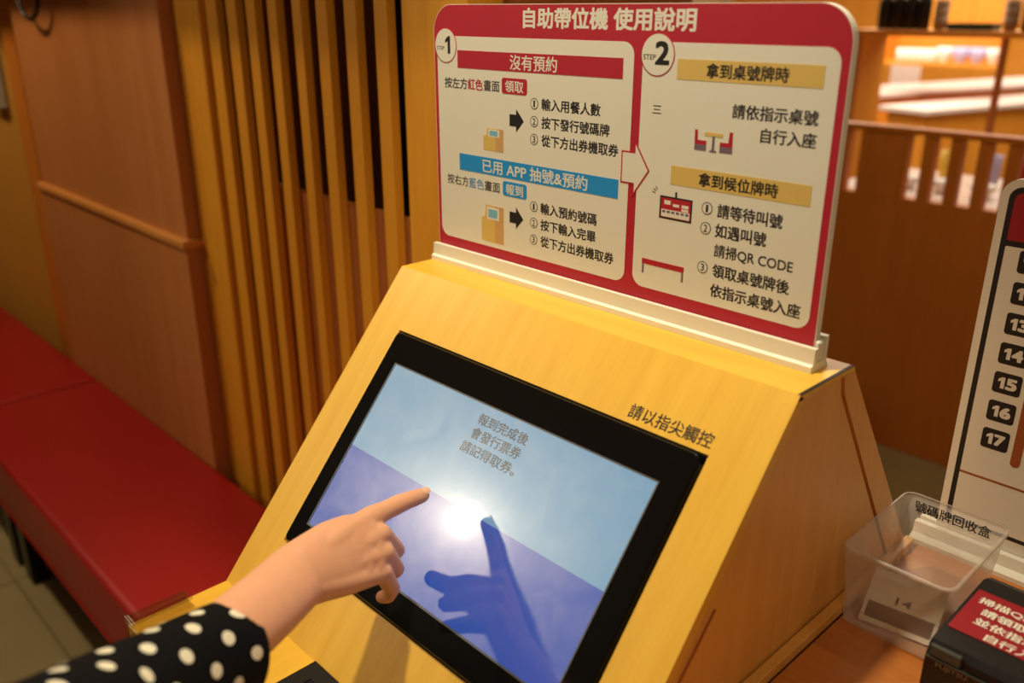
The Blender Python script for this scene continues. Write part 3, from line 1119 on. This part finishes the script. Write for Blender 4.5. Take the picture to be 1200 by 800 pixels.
PT = Matrix.Translation(-PO) @ Matrix.Translation((0, 0, 0.9449))
for s, x0, x1, y0, h in (('掃描QR CODE', 0.7193, 0.8080, 0.0695, 0.0122), ('請領取桌號牌', 0.7275, 0.8090, 0.0520, 0.0122),
                         ('並依指示桌號', 0.7275, 0.8090, 0.0340, 0.0122), ('自行入座', 0.7430, 0.7960, 0.0160, 0.0118)):
    lettering(s, x0, x1, y0, h, PT, 'board_cream', pr, bold=0.02)
PFM = Matrix.Translation(-PO) @ Matrix(((1, 0, 0, 0), (0, 0, -1, -0.0203), (0, 1, 0, 0), (0, 0, 0, 1)))
lettering('FUJITSU', 0.7188, 0.7455, 0.9205, 0.0062, PFM, 'logo_grey', pr, bold=0.0)

# ------------------------------------------------------------------ partition beyond the kiosk
part = empty('low_partition', (0.0, 2.2, 0), 0, 'low orange wooden partition with upright slots behind the kiosk', 'partition')


def pbox(name, x0, x1, y0, y1, z0, z1, mt='partition_wood', parent=part, bev=0.002):
    b = bmesh.new()
    bbox(b, x0, x1, y0, y1, z0, z1, bev, 1)
    b.transform(Matrix.Translation(-Vector(parent.location)))
    return link(name, b, mt, parent)


pbox('lower_panel', -1.10, 1.90, 2.20, 2.24, 0, 0.893)
pbox('top_rail', -1.10, 1.90, 2.195, 2.245, 1.100, 1.120)
slots = [(-0.487, -0.445), (-0.283, -0.236)] + [(-0.283 + 0.084 * i, -0.236 + 0.084 * i) for i in range(1, 8)]
xx = -1.10
for s0, s1 in slots:
    pbox('stile', xx, s0, 2.20, 2.24, 0.893, 1.100)
    xx = s1
pbox('stile', xx, 1.90, 2.20, 2.24, 0.893, 1.100)

# service rack beyond, with things on its top board
rack = empty('service_rack', (-0.6, 3.3, 0), 0, 'tall wooden service rack with a top board behind the partition', 'rack')
pbox('top_board', -1.02, 0.60, 3.20, 3.50, 1.372, 1.398, 'orange_wood', rack)
for x in (-0.995, -0.385, 0.55):
    pbox('post', x - 0.012, x + 0.012, 3.21, 3.24, 0, 1.372, 'backing_wood', rack)
pbox('post', 0.54, 0.56, 3.46, 3.49, 0, 1.372, 'backing_wood', rack)
pbox('end_panel', -1.02, -0.985, 3.25, 3.50, 0, 1.372, 'orange_wood', rack)


def lathed(name, prof, loc, mt, label, cat, group, parts=()):
    b = bmesh.new()
    lathe(b, prof)
    o = link(name, b, mt, None, True)
    o.location = loc
    tag(o, label, cat, group)
    for pn, pp, pm in parts:
        c = bmesh.new()
        lathe(c, pp)
        link(pn, c, pm, o, True)
    return o


bot = [(0, 0), (0.026, 0), (0.029, 0.006), (0.029, 0.105), (0.025, 0.125), (0.012, 0.145), (0.011, 0.170), (0, 0.170)]
cap = [(0.0115, 0.150), (0.0135, 0.152), (0.0135, 0.176), (0, 0.176)]
ords = ('leftmost', 'second from left', 'third from left', 'rightmost')
for i in range(4):
    lathed('sauce_bottle', bot, (-0.905 + i * 0.056, 3.26, 1.398), 'dark_bottle', 'dark bottle on the rack top board, %s of four' % ords[i], 'bottle', 'dark bottles on the rack', [('cap', cap, 'print_dark')])
cup = [(0, 0), (0.022, 0), (0.026, 0.01), (0.030, 0.055), (0.027, 0.055), (0.022, 0.008), (0, 0.008)]
for i, (x, lab) in enumerate(((-0.665, 'beside the dark bottles'), (-0.390, 'at the right end, left stack'), (-0.325, 'at the right end, right stack'))):
    for k in range(3):
        lathed('tea_cup', cup, (x, 3.26, 1.3985 + k * 0.032), 'tan_cup', 'brown tea cup on the rack %s, %s of stack' % (lab, ('bottom', 'middle', 'top')[k]), 'cup', 'tea cups on the rack')
b = bmesh.new()
bbox(b, -0.09, 0.09, -0.06, 0.06, 0, 0.022, 0.008, 2)
gt = link('serving_tray', b, 'green_tray')
gt.location = (-0.535, 3.28, 1.3985)
tag(gt, 'dark green serving tray lying on the rack top board', 'tray')
b = bmesh.new()
frame_poly(b, (-0.088, -0.058, 0.088, 0.058), (-0.08, -0.05, 0.08, 0.05), 0.021, 0.028)
link('rim', b, 'green_tray', gt)

# dining counters further back
def diner(name, x, y, rz, sx_, sy_, h, lab, top='white_top'):
    t = empty(name, (x, y, 0), rz, lab, 'counter')
    b = bmesh.new()
    bbox(b, -sx_ / 2, sx_ / 2, -sy_ / 2, sy_ / 2, h - 0.03, h, 0.004, 1)
    link('counter_top', b, top, t)
    b = bmesh.new()
    bbox(b, -sx_ / 2 + 0.04, sx_ / 2 - 0.04, -sy_ / 2 + 0.04, sy_ / 2 - 0.04, 0, h - 0.03)
    link('counter_base', b, 'orange_wood', t)
    return t


diner('dining_counter', -1.72, 6.45, math.radians(-14), 0.50, 3.0, 0.95, 'long white topped dining counter furthest back in the restaurant')
diner('dining_counter', -1.10, 5.75, math.radians(-14), 0.34, 2.2, 0.93, 'white topped dining counter in the middle of the restaurant')
diner('dining_counter', 0.25, 2.83, 0, 1.9, 0.62, 0.84, 'white topped dining counter right behind the low partition')
bp = empty('booth_panel', (-2.16, 6.5, 0), 0, 'upright white booth panel at the end of the far counter', 'panel')
b = bmesh.new()
bbox(b, -0.10, 0.12, -0.02, 0.02, 0, 1.17, 0.004)
link('panel_board', b, 'white_top', bp)
b = bmesh.new()
bbox(b, -0.13, 0.15, -0.05, 0.05, 0, 0.05, 0.004)
link('foot', b, 'orange_wood', bp)
# wall shelf with cups and bowls, far back
ws = empty('crockery_shelf', (-1.55, 5.62, 0), 0, 'far wooden shelf unit carrying white cups and bowls', 'shelf')
pbox('shelf_board', -1.95, -1.15, 5.50, 5.75, 1.125, 1.145, 'orange_wood', ws)
pbox('back_panel', -1.97, -1.13, 5.751, 5.79, 1.125, 2.62, 'orange_wood', ws)
pbox('side_panel', -1.97, -1.95, 5.50, 5.75, 1.125, 1.40, 'orange_wood', ws)
pbox('side_panel', -1.15, -1.13, 5.50, 5.75, 1.125, 1.40, 'orange_wood', ws)
wcup = [(0, 0), (0.015, 0), (0.019, 0.01), (0.022, 0.085), (0.020, 0.085), (0.017, 0.01), (0, 0.01)]
wbowl = [(0, 0), (0.028, 0), (0.03, 0.008), (0.05, 0.05), (0.052, 0.10), (0.048, 0.10), (0.045, 0.05), (0.026, 0.012), (0, 0.012)]
N6 = ('first', 'second', 'third', 'fourth', 'fifth', 'sixth')
for i in range(6):
    lathed('white_cup', wcup, (-1.83 + i * 0.046, 5.60, 1.1455), 'white_glaze', 'small white cup on the far shelf, %s from the left' % N6[i], 'cup', 'white cups on the far shelf')
for i in range(4):
    lathed('white_bowl', wbowl, (-1.53 + i * 0.106, 5.60, 1.1455), 'lilac_glaze' if i in (1, 2) else 'white_glaze',
           'pale bowl on the far shelf, %s of four' % ords[i], 'bowl', 'bowls on the far shelf')
# tableware on the near counter, seen through the slots
plate_prof = [(0, 0), (0.045, 0), (0.075, 0.014), (0.078, 0.014), (0.046, -0.0), (0, 0.004)]
tw = [(-0.46, 'white_glaze'), (-0.33, 'white_glaze'), (-0.19, 'white_glaze'), (-0.06, 'yellow_glaze'), (0.09, 'white_glaze'), (0.22, 'red_lacquer')]
cups = [(-0.41, 'yellow_glaze'), (-0.25, 'lilac_glaze'), (-0.12, 'red_lacquer'), (0.02, 'white_glaze'), (0.16, 'yellow_glaze')]
cn = {'white_glaze': 'white', 'yellow_glaze': 'yellow', 'red_lacquer': 'red', 'lilac_glaze': 'lilac'}
pos5 = ('first', 'second', 'third', 'fourth', 'fifth', 'sixth')
for i, (x, mt) in enumerate(tw):
    lathed('soup_bowl', [(0, 0), (0.025, 0), (0.028, 0.008), (0.05, 0.045), (0.046, 0.045), (0.025, 0.012), (0, 0.012)], (x, 2.68, 0.8405), mt,
           '%s bowl on the near white counter, %s bowl from the left' % (cn[mt], pos5[i]), 'bowl', 'bowls on the near counter')
tall = [(0, 0), (0.026, 0), (0.030, 0.01), (0.034, 0.12), (0.031, 0.12), (0.026, 0.01), (0, 0.01)]
for i, (x, mt) in enumerate(cups):
    lathed('tall_cup', tall, (x, 2.92, 0.8405), mt, 'tall %s cup on the near white counter, %s cup from the left' % (cn[mt], pos5[i]), 'cup', 'cups on the near counter')

# ------------------------------------------------------------------ ceiling lamps (the visible bodies of the lights)
def downlight(x, y, lab, r=0.055):
    t = empty('downlight', (x, y, 2.62), 0, lab, 'lamp', 'round ceiling downlights')
    b = bmesh.new()
    lathe(b, [(r, 0.0), (r + 0.018, 0.0), (r + 0.018, -0.012), (r, -0.012), (r, 0.0)], n=32)
    link('trim_ring', b, 'white_plastic', t, True)
    b = bmesh.new()
    lathe(b, [(0, -0.006), (r - 0.002, -0.006)], n=32)
    link('lamp_disc', b, 'lamp_glow', t)


downlight(0.22, -0.28, 'round downlight in the ceiling over the kiosk')
downlight(-1.97, -2.40, 'round downlight in the ceiling at the front left of the lobby')
downlight(-1.75, -0.80, 'round downlight in the ceiling over the bench cushion near the kiosk')
downlight(-2.6, -0.80, 'round downlight in the ceiling over the far left cushion')

# ------------------------------------------------------------------ hand and arm
HAND = {
 'index': [(0.2848, -0.3295, 1.0153, 0.0118), (0.2845, -0.3098, 1.0154, 0.0098), (0.2842, -0.2927, 1.0159, 0.0097), (0.2836, -0.2816, 1.0149, 0.0087), (0.2841, -0.2722, 1.0143, 0.0086), (0.2830, -0.2625, 1.0128, 0.0075)],
 'index_palm': [(0.3038, -0.4185, 1.0084, 0.0170), (0.2942, -0.3757, 1.0146, 0.0150), (0.2848, -0.3295, 1.0153, 0.0112)],
 'middle_palm': [(0.3085, -0.4192, 1.0038, 0.0180), (0.3022, -0.3746, 1.0012, 0.0145), (0.3007, -0.3285, 1.0039, 0.0110)],
 'middle': [(0.3007, -0.3285, 1.0039, 0.0110), (0.2922, -0.3055, 0.9715, 0.0092), (0.2745, -0.3064, 0.9530, 0.0080), (0.2675, -0.3158, 0.9602, 0.0070)],
 'ring_palm': [(0.3115, -0.4196, 1.0001, 0.0180), (0.3090, -0.3778, 0.9939, 0.0140), (0.3110, -0.3327, 0.9905, 0.0105)],
 'ring': [(0.3110, -0.3327, 0.9905, 0.0105), (0.3027, -0.3141, 0.9586, 0.0088), (0.2871, -0.3152, 0.9410, 0.0078), (0.2777, -0.3239, 0.9487, 0.0068)],
 'pinky_palm': [(0.3150, -0.4195, 0.9965, 0.0165), (0.3163, -0.3815, 0.9844, 0.0135), (0.3182, -0.3410, 0.9758, 0.0100)],
 'pinky': [(0.3182, -0.3410, 0.9758, 0.0100), (0.3134, -0.3274, 0.9477, 0.0082), (0.3057, -0.3272, 0.9344, 0.0074), (0.2990, -0.3298, 0.9311, 0.0068)],
 'thumb': [(0.2948, -0.4133, 1.0068, 0.0170), (0.2803, -0.3680, 0.9987, 0.0135), (0.2674, -0.3284, 0.9742, 0.0105), (0.2571, -0.3058, 0.9504, 0.0085)],
}
PALM = [(0.3017, -0.3428, 0.9955, 0.0335, 0.0132), (0.3008, -0.3614, 0.9999, 0.0355, 0.0160), (0.3012, -0.3814, 1.0020, 0.0355, 0.0180), (0.3034, -0.4027, 1.0041, 0.0325, 0.0195)]
ARM = [(0.3061, -0.4237, 1.0058, 0.0300, 0.0210), (0.3276, -0.4625, 1.0095, 0.0305, 0.0230), (0.3501, -0.5055, 1.0150, 0.0310, 0.0270),
       (0.3748, -0.5675, 1.0241, 0.0310, 0.0290), (0.3949, -0.6155, 1.0393, 0.0320, 0.0310), (0.4255, -0.6640, 1.0615, 0.0330, 0.0320), (0.4596, -0.7093, 1.0833, 0.0340, 0.0330)]
SLEEVE = [(0.3508, -0.5118, 1.0023, 0.0400, 0.0370), (0.3596, -0.5287, 1.0110, 0.0395, 0.0370), (0.3748, -0.5675, 1.0241, 0.0410, 0.0380),
          (0.3949, -0.6155, 1.0393, 0.0420, 0.0400), (0.4255, -0.6640, 1.0615, 0.0450, 0.0430), (0.4596, -0.7093, 1.0833, 0.0480, 0.0460)]


def capsule(bm, p, q, r0, r1, n=20):
    p, q = Vector(p), Vector(q)
    d = q - p
    L = d.length
    t = d / L
    s = t.orthogonal().normalized()
    w = t.cross(s)
    prof = []
    for i in range(7):
        a = math.pi / 2 * (1 - i / 6)
        prof.append((-math.sin(a) * r0, math.cos(a) * r0))
    for i in range(7):
        a = math.pi / 2 * i / 6
        prof.append((L + math.sin(a) * r1, math.cos(a) * r1))
    rings = []
    for h, r in prof:
        if r < 1e-7:
            rings.append([bm.verts.new(p + t * h)])
        else:
            rings.append([bm.verts.new(p + t * h + s * r * math.cos(2 * math.pi * i / n) + w * r * math.sin(2 * math.pi * i / n)) for i in range(n)])
    for a, c in zip(rings, rings[1:]):
        for i in range(n):
            j = (i + 1) % n
            if len(a) == 1:
                bm.faces.new((a[0], c[j], c[i]))
            elif len(c) == 1:
                bm.faces.new((a[i], a[j], c[0]))
            else:
                bm.faces.new((a[i], a[j], c[j], c[i]))


VIEW = Vector((-0.70, 0.42, -0.57)).normalized()     # about the line of sight onto the back of the hand


def arm_loft(bm, rows, n=28, cap=True):
    rings = []
    for k, (x, y, z, ra, rb) in enumerate(rows):
        p = Vector((x, y, z))
        a = Vector(rows[max(0, k - 1)][:3])
        c = Vector(rows[min(len(rows) - 1, k + 1)][:3])
        t = (c - a).normalized()
        w = t.cross(VIEW).normalized()
        nn = t.cross(w).normalized()
        rings.append([bm.verts.new(p + w * ra * math.cos(2 * math.pi * i / n) + nn * rb * math.sin(2 * math.pi * i / n)) for i in range(n)])
    for a, c in zip(rings, rings[1:]):
        for i in range(n):
            j = (i + 1) % n
            bm.faces.new((a[i], a[j], c[j], c[i]))
    if cap:
        bm.faces.new(rings[0])
        bm.faces.new(rings[-1][::-1])
    return rings


person = empty('person', (0.46, -1.0, 0.0), 0, 'person in a black sleeve with white polka dots pointing at the touch screen', 'person')
b = bmesh.new()
for nm, pts in HAND.items():
    for p, q in zip(pts, pts[1:]):
        capsule(b, p[:3], q[:3], p[3], q[3])
# palm web: cross links fill between the metacarpals
for t in (0.15, 0.35, 0.55, 0.75, 0.9):
    P = []
    for nm in ('index_palm', 'middle_palm', 'ring_palm', 'pinky_palm'):
        a, m_, c = HAND[nm]
        if t < 0.5:
            f = t / 0.5
            P.append([a[i] + (m_[i] - a[i]) * f for i in range(4)])
        else:
            f = (t - 0.5) / 0.5
            P.append([m_[i] + (c[i] - m_[i]) * f for i in range(4)])
    for p, q in zip(P, P[1:]):
        capsule(b, p[:3], q[:3], p[3] * 0.97, q[3] * 0.97)
# wrist block into the hand
wr = PALM + ARM + [(0.470, -0.76, 1.13, 0.034, 0.034), (0.466, -0.86, 1.22, 0.038, 0.038), (0.45, -1.00, 1.345, 0.042, 0.042)]
# refine the arm profile
fine = []
for a, c in zip(wr, wr[1:]):
    for k in range(4):
        f = k / 4
        fine.append([a[i] + (c[i] - a[i]) * f for i in range(5)])
fine.append(list(wr[-1]))
arm_loft(b, fine)
b.transform(Matrix.Translation(-Vector(person.location)))
body = link('body', b, 'skin', person, True)
body['label'] = 'bare right hand and forearm with the index finger stretched out'
md = body.modifiers.new('weld', 'REMESH')
md.mode = 'VOXEL'
md.voxel_size = 0.0013
md.use_smooth_shade = True
sm = body.modifiers.new('soften', 'SMOOTH')
sm.factor = 0.5
sm.iterations = 14
dg = bpy.context.evaluated_depsgraph_get()
nm_ = bpy.data.meshes.new_from_object(body.evaluated_get(dg))
body.modifiers.clear()
body.data = nm_
nm_.name = 'body'
for f in nm_.polygons:
    f.use_smooth = True
# fingernails
def nail(tip, prev, up, r, w=0.0047, l=0.0050):
    tip, prev = Vector(tip), Vector(prev)
    t = (tip - prev).normalized()
    up = Vector(up)
    up = (up - t * up.dot(t)).normalized()
    s = t.cross(up)
    b = bmesh.new()
    n = 10
    grid = []
    for i in range(n + 1):
        row = []
        for j in range(n + 1):
            u = (i / n - 0.5) * 2
            v = (j / n - 0.5) * 2
            uu = u * math.sqrt(1 - v * v / 2)
            vv = v * math.sqrt(1 - u * u / 2)
            ang = uu * w / r
            p = tip + t * (vv * l) + s * (math.sin(ang) * r) + up * (math.cos(ang) * r + 0.0002 - 0.0006 * max(0, vv) ** 2)
            row.append(b.verts.new(p))
        grid.append(row)
    for i in range(n):
        for j in range(n):
            b.faces.new((grid[i][j], grid[i + 1][j], grid[i + 1][j + 1], grid[i][j + 1]))
    b.transform(Matrix.Translation(-Vector(person.location)))
    return link('fingernail', b, 'nail', person, True)


nail((0.2830, -0.2605, 1.0126), (0.2843, -0.2734, 1.0144), (0.35, 0.2, 0.9), 0.0074, 0.0052, 0.0052)

# sleeve
rows = SLEEVE + [(0.470, -0.76, 1.13, 0.050, 0.050), (0.466, -0.86, 1.22, 0.054, 0.054), (0.45, -1.00, 1.345, 0.060, 0.060)]
fine = []
for a, c in zip(rows, rows[1:]):
    for k in range(6):
        f = k / 6
        fine.append([a[i] + (c[i] - a[i]) * f for i in range(5)])
fine.append(list(rows[-1]))
# smooth the centre line
for _ in range(3):
    fine = [fine[0]] + [[(fine[k - 1][i] + 2 * fine[k][i] + fine[k + 1][i]) / 4 for i in range(5)] for k in range(1, len(fine) - 1)] + [fine[-1]]
b = bmesh.new()
# soft folds
NS = 48
rings = arm_loft(b, fine, NS, cap=False)
cum = [0.0]
for a, c in zip(fine, fine[1:]):
    cum.append(cum[-1] + (Vector(c[:3]) - Vector(a[:3])).length)
for k, ring in enumerate(rings):
    c = Vector(fine[k][:3])
    for i, v in enumerate(ring):
        a = 2 * math.pi * i / NS
        f = 1 + 0.018 * math.sin(3 * a + 22 * cum[k]) + 0.012 * math.sin(5 * a - 60 * cum[k])
        v.co = c + (v.co - c) * f
uvl = b.loops.layers.uv.new('UVMap')
idx = {}
for k, ring in enumerate(rings):
    for i, v in enumerate(ring):
        idx[v] = (k, i)
CIRC = PX * 7
for f in b.faces:
    ks = [idx[l.vert] for l in f.loops]
    wrap = max(i for _, i in ks) - min(i for _, i in ks) > NS / 2
    for l, (k, i) in zip(f.loops, ks):
        ii = i + NS if (wrap and i < NS / 2) else i
        l[uvl].uv = (ii / NS * CIRC + 0.0, cum[k] + 0.006)
# inner hem
inner_ring = []
c0 = Vector(fine[0][:3])
tdir = (Vector(fine[3][:3]) - c0).normalized()
for v in rings[0]:
    inner_ring.append(b.verts.new(c0 + (v.co - c0) * 0.94 + tdir * 0.001))
deep = [b.verts.new(v.co + tdir * 0.03) for v in inner_ring]
for A, B in ((rings[0], inner_ring), (inner_ring, deep)):
    for i in range(NS):
        j = (i + 1) % NS
        f = b.faces.new((A[i], B[i], B[j], A[j]))
        for l in f.loops:
            l[uvl].uv = (0.0, 0.0145)
b.transform(Matrix.Translation(-Vector(person.location)))
sl = link('sleeve', b, 'dotted_cloth', person, True)
sl['label'] = 'black sleeve with white polka dots'
